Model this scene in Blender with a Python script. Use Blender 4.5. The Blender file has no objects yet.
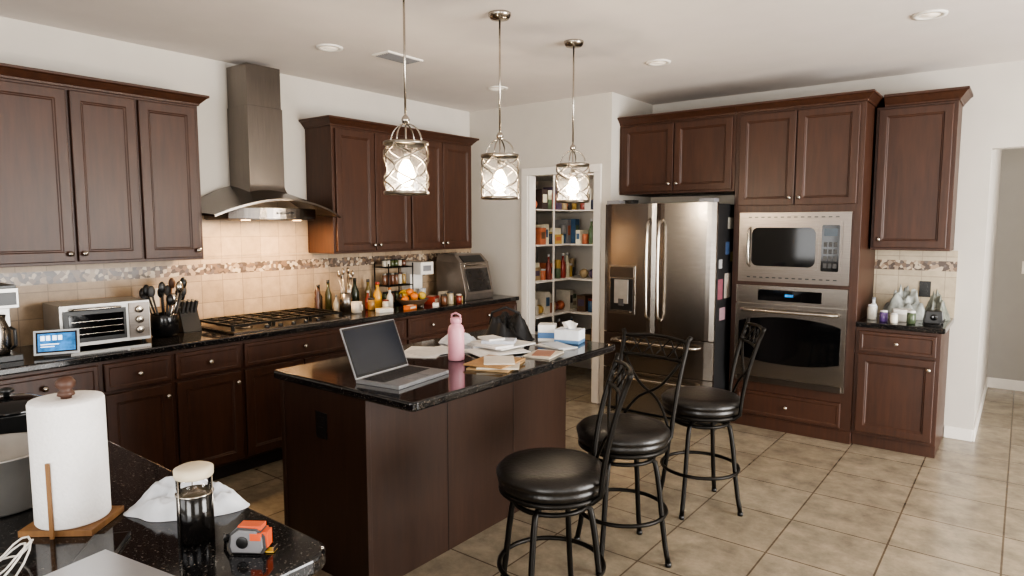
import bpy, bmesh, math, random
from mathutils import Matrix, Vector, noise as mnoise
random.seed(7)
pi=math.pi
S=bpy.context.scene

# ------------------------------------------------------------ materials
def lin(h):
    h=h.lstrip('#'); o=[]
    for i in (0,2,4):
        c=int(h[i:i+2],16)/255
        o.append(c/12.92 if c<=.04045 else ((c+.055)/1.055)**2.4)
    return (*o,1)
def sc(c,k): return (min(1,c[0]*k),min(1,c[1]*k),min(1,c[2]*k),1)
def newmat(name):
    m=bpy.data.materials.new(name); m.use_nodes=True
    nt=m.node_tree; b=nt.nodes['Principled BSDF']
    return m,nt,b
def coords(nt,scale=(1,1,1),rot=(0,0,0)):
    t=nt.nodes.new('ShaderNodeTexCoord'); mp=nt.nodes.new('ShaderNodeMapping')
    mp.inputs['Scale'].default_value=scale; mp.inputs['Rotation'].default_value=rot
    nt.links.new(t.outputs['Object'],mp.inputs['Vector']); return mp.outputs['Vector']
def ramp(nt,fac,stops):
    r=nt.nodes.new('ShaderNodeValToRGB'); e=r.color_ramp.elements
    e[0].position,e[0].color=stops[0]; e[1].position,e[1].color=stops[1]
    for p,c in stops[2:]:
        x=e.new(p); x.color=c
    nt.links.new(fac,r.inputs['Fac']); return r.outputs['Color']
def noisen(nt,vec,scale,detail=3,rough=.5):
    n=nt.nodes.new('ShaderNodeTexNoise'); n.inputs['Scale'].default_value=scale
    n.inputs['Detail'].default_value=detail; n.inputs['Roughness'].default_value=rough
    nt.links.new(vec,n.inputs['Vector']); return n.outputs['Fac']
def bump(nt,b,h,strength,dist=.01):
    bp=nt.nodes.new('ShaderNodeBump'); bp.inputs['Strength'].default_value=strength
    bp.inputs['Distance'].default_value=dist
    nt.links.new(h,bp.inputs['Height']); nt.links.new(bp.outputs['Normal'],b.inputs['Normal'])
def P(name,hexc,r=.5,m=0,var=.1,scale=15,stretch=(1,1,1),bmp=0,coat=0,emit=0,spec=.5,alpha=1,trans=0):
    mt,nt,b=newmat(name); c=lin(hexc)
    v=coords(nt,stretch); f=noisen(nt,v,scale)
    col=ramp(nt,f,[(.3,sc(c,1-var)),(.7,sc(c,1+var))])
    nt.links.new(col,b.inputs['Base Color'])
    b.inputs['Roughness'].default_value=r; b.inputs['Metallic'].default_value=m
    b.inputs['Coat Weight'].default_value=coat; b.inputs['Specular IOR Level'].default_value=spec
    if trans: b.inputs['Transmission Weight'].default_value=trans
    if emit:
        nt.links.new(col,b.inputs['Emission Color']); b.inputs['Emission Strength'].default_value=emit
    if bmp: bump(nt,b,f,bmp)
    return mt

def wood_mat(name,dark,light,r=.42,stretch=(9,9,.9),spec=.4):
    mt,nt,b=newmat(name)
    v=coords(nt,stretch); f=noisen(nt,v,4,6,.6)
    v2=coords(nt,(1,1,1)); f2=noisen(nt,v2,2.5,2)
    c1=ramp(nt,f,[(.3,lin(dark)),(.75,lin(light))])
    mx=nt.nodes.new('ShaderNodeMix'); mx.data_type='RGBA'; mx.blend_type='MULTIPLY'
    mx.inputs[0].default_value=.25
    c2=ramp(nt,f2,[(.35,(.6,.6,.6,1)),(.65,(1,1,1,1))])
    nt.links.new(c1,mx.inputs[6]); nt.links.new(c2,mx.inputs[7])
    nt.links.new(mx.outputs[2],b.inputs['Base Color'])
    b.inputs['Roughness'].default_value=r; b.inputs['Specular IOR Level'].default_value=spec
    bump(nt,b,f,.05,.002)
    return mt
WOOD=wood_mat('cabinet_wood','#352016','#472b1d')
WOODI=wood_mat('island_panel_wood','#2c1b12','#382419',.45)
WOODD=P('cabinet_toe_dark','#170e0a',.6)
PINE=wood_mat('light_wood','#6b4a2c','#8e6840',.5)

def granite():
    mt,nt,b=newmat('black_granite'); v=coords(nt)
    f=noisen(nt,v,160,2,.7); f2=noisen(nt,v,55,3,.7)
    c=ramp(nt,f,[(.0,lin('#0a0a0b')),(.60,lin('#121214')),(.68,lin('#55524e')),(.74,lin('#7a7268'))])
    c2=ramp(nt,f2,[(.60,(0,0,0,1)),(.70,lin('#4a3c30'))])
    mx=nt.nodes.new('ShaderNodeMix'); mx.data_type='RGBA'; mx.blend_type='ADD'; mx.inputs[0].default_value=.7
    nt.links.new(c,mx.inputs[6]); nt.links.new(c2,mx.inputs[7])
    nt.links.new(mx.outputs[2],b.inputs['Base Color']); b.inputs['Roughness'].default_value=.09
    return mt
GRAN=granite()

def tile_mat(name,c1,c2,grout,w,h,axis='xy',mortar=.006,rough=.4,mott=.35,offset=0,sc_n=3,bmps=.4,spec=.5):
    mt,nt,b=newmat(name)
    t=nt.nodes.new('ShaderNodeTexCoord'); sx=nt.nodes.new('ShaderNodeSeparateXYZ'); cx=nt.nodes.new('ShaderNodeCombineXYZ')
    nt.links.new(t.outputs['Object'],sx.inputs[0])
    nt.links.new(sx.outputs['XYZ'.index(axis[0].upper())],cx.inputs[0])
    nt.links.new(sx.outputs['XYZ'.index(axis[1].upper())],cx.inputs[1])
    br=nt.nodes.new('ShaderNodeTexBrick'); br.offset=offset; br.squash=1
    br.inputs['Scale'].default_value=1; br.inputs['Brick Width'].default_value=w; br.inputs['Row Height'].default_value=h
    br.inputs['Mortar Size'].default_value=mortar; br.inputs['Mortar Smooth'].default_value=.1
    br.inputs['Color1'].default_value=lin(c1); br.inputs['Color2'].default_value=lin(c2); br.inputs['Mortar'].default_value=lin(grout)
    br.inputs['Bias'].default_value=0
    nt.links.new(cx.outputs[0],br.inputs['Vector'])
    f=noisen(nt,t.outputs['Object'],sc_n,8,.7)
    c=ramp(nt,f,[(.34,(1-mott,1-mott,1-mott*.96,1)),(.64,(1,1,1,1))])
    mx=nt.nodes.new('ShaderNodeMix'); mx.data_type='RGBA'; mx.blend_type='MULTIPLY'; mx.inputs[0].default_value=1
    nt.links.new(br.outputs['Color'],mx.inputs[6]); nt.links.new(c,mx.inputs[7])
    nt.links.new(mx.outputs[2],b.inputs['Base Color']); b.inputs['Roughness'].default_value=rough
    b.inputs['Specular IOR Level'].default_value=spec
    inv=nt.nodes.new('ShaderNodeMath'); inv.operation='SUBTRACT'; inv.inputs[0].default_value=1
    nt.links.new(br.outputs['Fac'],inv.inputs[1]); bump(nt,b,inv.outputs[0],bmps,.003)
    return mt
FLOOR=tile_mat('floor_tile','#a39782','#968a76','#66594a',.46,.46,'xy',.0045,.20,.45,0,6,.25)
SPL_L=tile_mat('backsplash_tile','#b39b80','#a58d71','#8d7a64',.152,.152,'yz',.003,.4,.25,0,14)
SPL_B=tile_mat('backsplash_tile_b','#c3b49b','#b5a68d','#9d8f7b',.152,.152,'xz',.003,.4,.2,0,14)
def mosaic(name,axis):
    mt,nt,b=newmat(name)
    t=nt.nodes.new('ShaderNodeTexCoord')
    vo=nt.nodes.new('ShaderNodeTexVoronoi'); vo.inputs['Scale'].default_value=42
    nt.links.new(t.outputs['Object'],vo.inputs['Vector'])
    sp=nt.nodes.new('ShaderNodeSeparateColor'); nt.links.new(vo.outputs['Color'],sp.inputs[0])
    r=ramp(nt,sp.outputs[0],[(0,lin('#4a3c32')),(.3,lin('#6f5947')),(.5,lin('#9a846c')),(.65,lin('#5f524b')),(.8,lin('#b8a790')),(1,lin('#6a4a3a'))])
    r_node=r.node; r_node.color_ramp.interpolation='CONSTANT'
    nt.links.new(r,b.inputs['Base Color']); b.inputs['Roughness'].default_value=.3
    return mt
MOS=mosaic('mosaic_strip','y')

STEEL=P('brushed_steel','#918a82',.24,1,.14,8,(1,1,40))
STEELM=P('trim_steel','#77706a',.3,1,.12,8,(1,1,40))
STEELD=P('dark_steel','#6a635d',.28,1,.12,8,(1,1,40))
HOODM=P('hood_steel','#746e69',.25,1,.10,6,(30,30,1))
CHROME=P('nickel','#b0a99f',.22,1,.05)
NICKD=P('antique_nickel','#8e867b',.28,1,.05)
GLASSB=P('black_glass','#0a0a0b',.06,0,.1)
BLACK=P('black_plastic','#131313',.35,0,.1)
BLACKM=P('black_iron','#16130f',.42,.6,.15,30)
LEATH=P('black_leather','#15120f',.34,0,.15,60,bmp=.15)
BAGM=P('bag_fabric','#0f0f11',.6,0,.2,60,bmp=.2)
FRSIDE=P('fridge_side_dark','#1c1c1d',.45,0,.08,80,bmp=.05)
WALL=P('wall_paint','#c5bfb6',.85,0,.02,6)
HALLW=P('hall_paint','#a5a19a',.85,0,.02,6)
CEIL=P('ceiling_paint','#d5cdc7',.9,0,.02,5)
WHITE=P('white_trim','#e3ded6',.45,0,.02)
PAPER=P('paper','#ebe8e1',.8,0,.04,30)
TOWELP=P('paper_towel','#e9e7e5',.9,0,.03,120,bmp=.3)
CLOTH=P('cloth','#ced2d8',.9,0,.2,14,bmp=.3)
PINK=P('pink_bottle','#d89aa6',.4,0,.03)
REDO=P('orange_plastic','#c9542a',.45,0,.05)
GREY=P('grey_plastic','#77777a',.5,0,.08)
DGREY=P('dark_grey_plastic','#3c3b3b',.5,0,.08)
SILV=P('silver_aluminium','#b4b6ba',.34,.8,.03)
SATIN=P('satin_steel','#aeaca8',.38,.75,.08)
SCREEN=P('laptop_screen','#1b1f26',.12,0,.2,3)
BLUES=P('lit_screen','#2f78b8',.2,0,.6,18,emit=.6)
CREAM=P('cream_plastic','#c9bda4',.5,0,.05)
def emis(name,hexc,s):
    mt,nt,b=newmat(name); c=lin(hexc)
    f=noisen(nt,coords(nt),5); col=ramp(nt,f,[(0,sc(c,.95)),(1,c)])
    nt.links.new(col,b.inputs['Emission Color']); b.inputs['Emission Strength'].default_value=s
    nt.links.new(col,b.inputs['Base Color'])
    return mt
BULB=emis('bulb_glow','#ffe0b4',45)
TXT=emis('display_text','#e8f2ff',1.5)
DIFF=emis('hood_lamp_glow','#ffca90',12)
CANL=emis('recessed_glow','#fff0dc',.5)
def glassy(name,tint=(1,1,1,1)):
    mt=bpy.data.materials.new(name); mt.use_nodes=True; nt=mt.node_tree; nt.nodes.clear()
    o=nt.nodes.new('ShaderNodeOutputMaterial'); tr=nt.nodes.new('ShaderNodeBsdfTransparent'); gl=nt.nodes.new('ShaderNodeBsdfGlossy')
    tr.inputs[0].default_value=tint; gl.inputs['Roughness'].default_value=.05
    mx=nt.nodes.new('ShaderNodeMixShader'); fr=nt.nodes.new('ShaderNodeFresnel'); fr.inputs[0].default_value=1.45
    nt.links.new(fr.outputs[0],mx.inputs[0]); nt.links.new(tr.outputs[0],mx.inputs[1]); nt.links.new(gl.outputs[0],mx.inputs[2])
    nt.links.new(mx.outputs[0],o.inputs[0]); return mt
GLASS=glassy('clear_glass')
def seeded_glass():
    mt=bpy.data.materials.new('seeded_glass'); mt.use_nodes=True; nt=mt.node_tree; nt.nodes.clear()
    o=nt.nodes.new('ShaderNodeOutputMaterial'); tr=nt.nodes.new('ShaderNodeBsdfTransparent'); tl=nt.nodes.new('ShaderNodeBsdfTranslucent'); gl=nt.nodes.new('ShaderNodeBsdfGlossy')
    gl.inputs['Roughness'].default_value=.1
    t=nt.nodes.new('ShaderNodeTexCoord'); n=nt.nodes.new('ShaderNodeTexNoise'); n.inputs['Scale'].default_value=20; nt.links.new(t.outputs['Object'],n.inputs['Vector'])
    mr=nt.nodes.new('ShaderNodeMapRange'); mr.inputs['From Min'].default_value=.3; mr.inputs['From Max'].default_value=.7; mr.inputs['To Min'].default_value=.035; mr.inputs['To Max'].default_value=.065; nt.links.new(n.outputs['Fac'],mr.inputs['Value'])
    m1=nt.nodes.new('ShaderNodeMixShader'); nt.links.new(mr.outputs[0],m1.inputs[0]); nt.links.new(tr.outputs[0],m1.inputs[1]); nt.links.new(tl.outputs[0],m1.inputs[2])
    m2=nt.nodes.new('ShaderNodeMixShader'); m2.inputs[0].default_value=.05; nt.links.new(m1.outputs[0],m2.inputs[1]); nt.links.new(gl.outputs[0],m2.inputs[2])
    nt.links.new(m2.outputs[0],o.inputs[0]); return mt
SGLASS=seeded_glass()
COL={}
def C(hexc,r=.5):
    k=hexc+str(r)
    if k not in COL: COL[k]=P('paint_'+hexc.strip('#'),hexc,r,0,.08,20)
    return COL[k]

# ------------------------------------------------------------ mesh builder
class MB:
    def __init__(s): s.v=[];s.f=[];s.mi=[];s.sm=[];s.mats=[];s.M=Matrix()
    def add(s,vs,fs,mat,smooth=False):
        if mat not in s.mats: s.mats.append(mat)
        k=s.mats.index(mat); o=len(s.v)
        s.v+= [tuple(s.M@Vector(p)) for p in vs]
        for f in fs:
            s.f.append([i+o for i in f]); s.mi.append(k); s.sm.append(smooth)
    def box(s,x0,x1,y0,y1,z0,z1,mat):
        s.add([(x0,y0,z0),(x1,y0,z0),(x1,y1,z0),(x0,y1,z0),(x0,y0,z1),(x1,y0,z1),(x1,y1,z1),(x0,y1,z1)],
              [(0,3,2,1),(4,5,6,7),(0,1,5,4),(1,2,6,5),(2,3,7,6),(3,0,4,7)],mat)
    def rings(s,R,mat,cap0=True,cap1=True,smooth=False,closed=True):
        n=len(R[0]); vs=[p for r in R for p in r]; fs=[]
        for i in range(len(R)-1):
            for j in range(n if closed else n-1):
                a=i*n+j; b=i*n+(j+1)%n
                fs.append((a,b,b+n,a+n))
        if cap0: fs.append(tuple(range(n-1,-1,-1)))
        if cap1: fs.append(tuple((len(R)-1)*n+j for j in range(n)))
        s.add(vs,fs,mat,smooth)
    def lathe(s,c,prof,mat,seg=28,smooth=True,axis='z'):
        R=[]
        for r,z in prof:
            ring=[]
            for j in range(seg):
                a=2*pi*j/seg; x,y=r*math.cos(a),r*math.sin(a)
                if axis=='z': p=(c[0]+x,c[1]+y,c[2]+z)
                elif axis=='y': p=(c[0]+x,c[1]+z,c[2]+y)
                else: p=(c[0]+z,c[1]+x,c[2]+y)
                ring.append(p)
            R.append(ring)
        s.rings(R,mat,True,True,smooth)
    def cyl(s,c,r,h,mat,seg=28,axis='z',r2=None):
        s.lathe(c,[(r,0),(r if r2 is None else r2,h)],mat,seg,True,axis)
    def ball(s,c,r,mat,seg=16,n=9):
        if not isinstance(r,tuple): r=(r,r,r)
        R=[]
        for i in range(n+1):
            t=pi*i/n; q=max(.02,math.sin(t)); R.append([(c[0]+r[0]*q*math.cos(2*pi*j/seg),c[1]+r[1]*q*math.sin(2*pi*j/seg),c[2]-r[2]*math.cos(t)) for j in range(seg)])
        s.rings(R,mat,True,True,True)
    def tube(s,pts,r,mat,seg=8,closed=False,flat=None):
        pts=[Vector(p) for p in pts]; n=len(pts); R=[]
        up=None
        for i,p in enumerate(pts):
            if closed: t=pts[(i+1)%n]-pts[i-1]
            else: t=pts[min(i+1,n-1)]-pts[max(i-1,0)]
            t.normalize()
            if up is None:
                up=Vector((0,0,1)) if abs(t.z)<.9 else Vector((1,0,0))
            side=t.cross(up)
            if side.length<1e-4: side=t.cross(Vector((1,0,0)))
            side.normalize(); u2=side.cross(t).normalized(); up=u2
            rr=r(i/(n-1)) if callable(r) else r
            fl=flat or 1
            R.append([p+side*rr*math.cos(2*pi*j/seg)+u2*rr*fl*math.sin(2*pi*j/seg) for j in range(seg)])
        if closed: R.append(R[0]); s.rings(R,mat,False,False,True)
        else: s.rings(R,mat,True,True,True)
    def prism(s,pts,z0,z1,mat,smooth=False):
        s.rings([[(x,y,z0) for x,y in pts],[(x,y,z1) for x,y in pts]],mat,True,True,smooth)
    def grid(s,fn,nu,nv,mat,smooth=True):
        vs=[fn(i/nu,j/nv) for i in range(nu+1) for j in range(nv+1)]
        fs=[(i*(nv+1)+j,(i+1)*(nv+1)+j,(i+1)*(nv+1)+j+1,i*(nv+1)+j+1) for i in range(nu) for j in range(nv)]
        s.add(vs,fs,mat,smooth)
    def build(s,name,loc=(0,0,0),rz=0,bevel=0,seg=2,parent=None):
        me=bpy.data.meshes.new(name); me.from_pydata(s.v,[],s.f)
        for m in s.mats: me.materials.append(m)
        for p,k,sm in zip(me.polygons,s.mi,s.sm): p.material_index=k; p.use_smooth=sm
        bm=bmesh.new(); bm.from_mesh(me); bmesh.ops.recalc_face_normals(bm,faces=bm.faces); bm.to_mesh(me); bm.free()
        o=bpy.data.objects.new(name,me); S.collection.objects.link(o)
        o.location=loc; o.rotation_euler=(0,0,rz)
        if bevel:
            b=o.modifiers.new('bevel','BEVEL'); b.width=bevel; b.segments=seg; b.limit_method='ANGLE'; b.angle_limit=math.radians(50)
        if parent: o.parent=parent
        return o
def T(x,y,z=0,rz=0,rx=0,ry=0):
    return Matrix.Translation((x,y,z))@Matrix.Rotation(rz,4,'Z')@Matrix.Rotation(rx,4,'X')@Matrix.Rotation(ry,4,'Y')
def simple_box(name,x0,x1,y0,y1,z0,z1,mat,bevel=0):
    m=MB(); m.box(x0,x1,y0,y1,z0,z1,mat); return m.build(name,bevel=bevel)

# ------------------------------------------------------------ room shell
CZ=2.74; XL=-4.5; YB=5.88; YP=5.1; XS=-2.87; XH=-.225; YR=-3.2; XR=3.2
simple_box('floor',XL-.1,XR,YR,8.2,-.1,0,FLOOR)
simple_box('ceiling',XL-.1,XR,YR,8.2,CZ,CZ+.1,CEIL)
simple_box('wall_left',XL-.12,XL,YR,6.6,0,CZ,WALL)
m=MB()
m.box(XL,-3.76,YP,YP+.1,0,CZ,WALL); m.box(-3.76,-3.03,YP,YP+.1,2.07,CZ,WALL); m.box(-3.03,XS,YP,YP+.1,0,CZ,WALL)
m.build('wall_pantry_front')
simple_box('wall_pantry_side',XS-.1,XS,YP+.1,6.6,0,CZ,WALL)
simple_box('wall_pantry_rear',XL,XS-.1,6.3,6.4,0,CZ,WALL)
m=MB()
m.box(XS,XH,YB,YB+.12,0,CZ,WALL); m.box(XH,1.2,YB,YB+.12,2.15,CZ,WALL); m.box(1.2,XR,YB,YB+.12,0,CZ,WALL)
m.build('wall_back')
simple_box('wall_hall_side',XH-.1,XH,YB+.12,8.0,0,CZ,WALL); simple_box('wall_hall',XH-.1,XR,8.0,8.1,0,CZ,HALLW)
simple_box('baseboard_back',-.405,XH,YB-.015,YB,0,.09,WHITE,.004)
simple_box('baseboard_hall',XH,XR,7.985,8.0,0,.1,WHITE,.004)
simple_box('baseboard_hall_side',XH,XH+.014,YB,7.98,0,.1,WHITE,.004)
m=MB()
m.box(-3.83,-3.76,YP-.018,YP,0,2.07,WHITE); m.box(-3.03,-2.96,YP-.018,YP,0,2.07,WHITE); m.box(-3.83,-2.96,YP-.018,YP,2.07,2.14,WHITE)
m.box(-3.76,-3.745,YP,YP+.1,0,2.07,WHITE); m.box(-3.045,-3.03,YP,YP+.1,0,2.07,WHITE)
m.build('trim_1',bevel=.004)
def window_wall(name,axis,pos,th,a0,a1,wins):
    m=MB()
    def bx(u0,u1,z0,z1,mat=WALL,p0=None,p1=None):
        p0=pos if p0 is None else p0; p1=pos+th if p1 is None else p1
        lo,hi=min(p0,p1),max(p0,p1)
        if axis=='y': m.box(u0,u1,lo,hi,z0,z1,mat)
        else: m.box(lo,hi,u0,u1,z0,z1,mat)
    cur=a0
    for (u0,u1,z0,z1) in wins:
        bx(cur,u0,0,CZ); 
        if z0>0: bx(u0,u1,0,z0)
        bx(u0,u1,z1,CZ); cur=u1
    bx(cur,a1,0,CZ); m.build(name)
    for i,(u0,u1,z0,z1) in enumerate(wins):
        m=MB(); w=.06
        def b2(a,b,c,d): 
            if axis=='y': m.box(a,b,min(pos,pos+th*.5),max(pos,pos+th*.5),c,d,WHITE)
            else: m.box(min(pos,pos+th*.5),max(pos,pos+th*.5),a,b,c,d,WHITE)
        b2(u0,u0+w,z0,z1); b2(u1-w,u1,z0,z1); b2(u0,u1,z0,z0+w); b2(u0,u1,z1-w,z1)
        n=max(1,round((u1-u0)/.8))
        for k in range(1,n): 
            c=u0+(u1-u0)*k/n; b2(c-.03,c+.03,z0,z1)
        b2(u0,u1,(z0+z1)/2-.02,(z0+z1)/2+.02)
        m.build('window_1')
window_wall('wall_rear','y',YR,-.12,XL-.1,XR,[(-3.6,-1.2,.9,2.3),(-.4,1.6,.05,2.3)])
window_wall('wall_right','x',XR,.12,YR,8.2,[(-1.8,.2,.5,2.3),(2.2,4.9,.05,2.3)])

for (x,y) in [(-.48,4.31),(-3.6,2.73),(-2.1,4.38),(-3.54,4.37)]:
    m=MB(); m.lathe((0,0,0),[(.085,0),(.085,-.008),(.06,-.010),(.055,-.001)],WHITE,32); m.cyl((0,0,-.004),.055,.002,CANL); m.build('recessed_ceiling_light',(x,y,CZ))
m=MB(); m.box(-.16,.16,-.08,.08,-.01,0,WHITE)
for i in range(7): m.box(-.14,.14,-.066+i*.02,-.056+i*.02,-.014,-.01,GREY)
m.build('ceiling_air_vent',(-3.44,3.17,CZ),pi/2)

# ------------------------------------------------------------ cabinet parts (face = local -y)
def panel(m,x0,x1,z0,z1,y,rings,mat=None):
    R=[]
    for ins,d in rings: R.append([(x0+ins,y-d,z0+ins),(x1-ins,y-d,z0+ins),(x1-ins,y-d,z1-ins),(x0+ins,y-d,z1-ins)])
    m.rings(R,mat or WOOD,True,True)
def knob(m,x,z,y):
    m.lathe((x,y,z),[(.006,0),(.006,-.012),(.014,-.018),(.016,-.024),(.010,-.031),(.001,-.033)],CHROME,14,True,'y')
def door(m,x0,x1,z0,z1,y=0,kn=None,g=.004):
    panel(m,x0+g,x1-g,z0+g,z1-g,y,[(0,0),(0,.018),(.004,.021),(.052,.021),(.055,.016),(.061,.016),(.066,.011)])
    if kn: knob(m,kn[0],kn[1],y-.02)
def drawer(m,x0,x1,z0,z1,y=0,g=.004):
    panel(m,x0+g,x1-g,z0+g,z1-g,y,[(0,0),(0,.018),(.004,.021),(.022,.021),(.028,.017)])
    knob(m,(x0+x1)/2,(z0+z1)/2,y-.02)
def crown(m,x0,x1,y0,y1,z0,h,p=.06,L=True,R=True):
    rs=[]
    for pp,z in [(.008,0),(.012,.012),(.02,.02),(p*.8,h*.7),(p,h*.78),(p,h)]:
        a=x0-(pp if L else 0); b=x1+(pp if R else 0)
        rs.append([(a,y0-pp,z0+z),(b,y0-pp,z0+z),(b,y1,z0+z),(a,y1,z0+z)])
    m.rings(rs,WOOD)
def upper(name,loc,rz,w,d,z0,z1,doors,ch=.075,L=True,R=True):
    m=MB(); m.box(0,w,0,d,z0,z1,WOOD)
    for i,(a,b,side) in enumerate(doors):
        door(m,a,b,z0+.012,z1-.012,0,((b-.03) if side=='r' else (a+.03),z0+.06))
    crown(m,0,w,0,d,z1,ch,.055,L,R)
    return m.build(name,loc,rz,.0015,1)
XF=-4.17
upper('upper_cabinet',(XF,.55,0),pi/2,1.59,.325,1.385,2.35,[(.02,.42,'l'),(.42,.86,'r'),(.87,1.215,'l'),(1.225,1.57,'r')],.065)
upper('upper_cabinet',(XF,3.155,0),pi/2,1.595,.325,1.385,2.35,[(.02,.405,'r'),(.405,.795,'l'),(.805,1.19,'r'),(1.19,1.575,'l')],.065)
def base_units(m,units,y=0,zt=.874,toe=.1,d=.6):
    x0=units[0][0]; x1=units[-1][1]
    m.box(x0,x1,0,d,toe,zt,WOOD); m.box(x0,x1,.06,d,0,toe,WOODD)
    for a,b,kind in units:
        if kind=='dd':
            drawer(m,a+.01,b-.01,.70,.86); c=(a+b)/2
            door(m,a+.01,c,.115,.69,0,(c-.035,.62)); door(m,c,b-.01,.115,.69,0,(c+.035,.62))
        elif kind=='d':
            drawer(m,a+.01,b-.01,.70,.86); door(m,a+.01,b-.01,.115,.69,0,(b-.045,.62))
        elif kind=='3':
            drawer(m,a+.01,b-.01,.70,.86); drawer(m,a+.01,b-.01,.41,.69); drawer(m,a+.01,b-.01,.115,.40)
m=MB()
base_units(m,[(0,.53,'d'),(.53,.91,'d'),(.91,1.34,'d'),(1.34,2.24,'dd'),(2.24,2.75,'d'),(2.75,3.3,'3'),(3.3,4.21,'d')])
m.build('base_cabinet',(-3.89,.87,0),pi/2,.0015,1)
def slab(name,pts,z0=.876,z1=.914,bev=.008):
    m=MB(); m.prism(pts,z0,z1,GRAN); return m.build(name,bevel=bev,seg=3)
def rr(x0,x1,y0,y1,r=.05,n=6):
    pts=[]
    for cx,cy,a0 in [(x1-r,y0+r,-pi/2),(x1-r,y1-r,0),(x0+r,y1-r,pi/2),(x0+r,y0+r,pi)]:
        for i in range(n+1):
            a=a0+pi/2*i/n; pts.append((cx+r*math.cos(a),cy+r*math.sin(a)))
    return pts
slab('countertop',[(XL+.001,.845),(-3.86,.845),(-3.86,5.095),(XL+.001,5.095)])
PXE=-1.125
pts=[(XL+.001,.10)]+[( PXE-.06+.06*math.sin(t), .10+.06-.06*math.cos(t)) for t in [i*pi/12 for i in range(7)]]+[(PXE-.06+.06*math.cos(t), .84-.06+.06*math.sin(t)) for t in [i*pi/12 for i in range(7)]]+[(XL+.001,.84)]
slab('peninsula_countertop',pts)
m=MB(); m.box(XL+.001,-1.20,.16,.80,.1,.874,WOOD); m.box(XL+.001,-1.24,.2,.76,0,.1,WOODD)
m.M=T(-1.20,.16,0,pi/2); door(m,.02,.62,.12,.86,0)
m.M=Matrix(); m.build('peninsula_cabinet',bevel=.0015,seg=1)
m=MB()
m.box(XL+.0005,XL+.012,.845,5.095,.915,1.26,SPL_L); m.box(XL+.0005,XL+.014,.845,5.095,1.26,1.335,MOS); m.box(XL+.0005,XL+.012,.845,5.095,1.335,1.383,SPL_L)
m.box(XL+.0005,XL+.012,2.15,3.15,1.385,1.80,SPL_L)
m.build('tile_backsplash')

def outlet(loc,rz,mat=WHITE,w=.075):
    m=MB(); m.box(-w/2,w/2,-.006,0,-.06,.06,mat); m.box(-.017,.017,-.009,-.006,.008,.04,mat); m.box(-.017,.017,-.009,-.006,-.04,-.008,mat)
    for z in (.024,-.024):
        for x in (-.007,.007): m.box(x-.0015,x+.0015,-.0095,-.009,z-.006,z+.006,BLACK)
    m.build('wall_outlet',loc,rz,.002,1)
outlet((XL+.0125,1.93,1.13),pi/2,WHITE,.12); outlet((XL+.0125,4.95,1.15),pi/2)

# ------------------------------------------------------------ hood
m=MB()
zt=1.655; hw=.49
def arch(u,v,top):
    y=(u*2-1)*hw; q=abs(y/hw)**1.9
    dep=.50-.06*q
    zb_=zt+.03+.20*(1-q); zf_=zt+.115*(1-q)
    k=v**1.3
    z=zb_*(1-k)+zf_*k+(.014 if top else 0)
    return (y,-dep*v-.001,z)
m.grid(lambda u,v:arch(u,v,True),32,10,HOODM); m.grid(lambda u,v:arch(u,v,False),32,10,HOODM)
vs=[];n=32
for i in range(n+1): vs+=[arch(i/n,1,True),arch(i/n,1,False)]
m.add(vs,[(2*i,2*i+1,2*i+3,2*i+2) for i in range(n)],STEELD)
for uu in (0,1):
    m.add([arch(uu,0,True),arch(uu,1,True),arch(uu,1,False),arch(uu,0,False)],[(0,1,2,3)],HOODM)
R=[]
for k in range(9):
    t=k/8; e=(1-t)**2.5
    w=.135+.03*e; d=.26+.03*e; z=zt+.20+.04*t
    R.append([(-w,-d,z-.05*(1-t)),(w,-d,z-.05*(1-t)),(w,-.001,z),(-w,-.001,z)])
m.rings(R,HOODM,True,True)
m.box(-.135,.135,-.26,-.001,zt+.23,2.42,HOODM); m.box(-.129,.129,-.254,-.001,2.42,2.70,HOODM)
pts=[(-.34,-.01)]+[(-.34+.68*i/16, -.33-.135*math.sin(pi*i/16)) for i in range(17)]+[(.34,-.01)]
m.prism(pts,zt-.01,zt+.065,HOODM)
m.prism([(x*.97,y*.97) for x,y in pts],zt-.016,zt-.01,STEELD)
for i in range(5): m.cyl((-.06+i*.03,-.462,zt+.03),.008,-.006,BLACK,12,'y')
for x in (-.2,.2): m.cyl((x,-.30,zt-.02),.03,.004,DIFF,16)
for x in (-.12,.12): m.box(x-.1,x+.1,-.28,-.1,zt-.02,zt-.0155,CHROME)
m.build('range_hood',(XL+.013,2.65,0),pi/2,.003,2)

# cooktop
m=MB(); m.box(-.45,.45,-.53,0,.0,.012,STEEL)
m.box(-.43,.43,-.51,-.02,.012,.014,STEELD)
for (x,y,r) in [(-.29,-.14,.045),(-.29,-.37,.038),(0,-.22,.06),(.29,-.14,.045),(.29,-.37,.038)]:
    m.lathe((x,y,.012),[(r+.02,0),(r+.015,.008),(r,.012),(r,.02),(r*.8,.026),(.005,.028)],BLACKM,20)
for cx in (-.29,0,.29):
    for y in (-.46,-.04): m.box(cx-.14,cx+.14,y-.008,y+.008,.04,.054,BLACKM)
    for x in (cx-.135,cx+.135): m.box(x-.007,x+.007,-.47,-.03,.04,.054,BLACKM)
    for x in (cx-.05,cx+.05): m.box(x-.005,x+.005,-.46,-.04,.043,.056,BLACKM)
    for y in (-.37,-.25,-.14): m.box(cx-.135,cx+.135,y-.005,y+.005,.043,.056,BLACKM)
    for x in (cx-.13,cx+.13):
        for y in (-.46,-.04): m.box(x-.008,x+.008,y-.008,y+.008,.012,.042,BLACKM)
for i in range(5): m.lathe((-.2+i*.1,-.495,.012),[(.017,0),(.016,.018),(.012,.022),(.002,.023)],BLACK,16)
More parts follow.
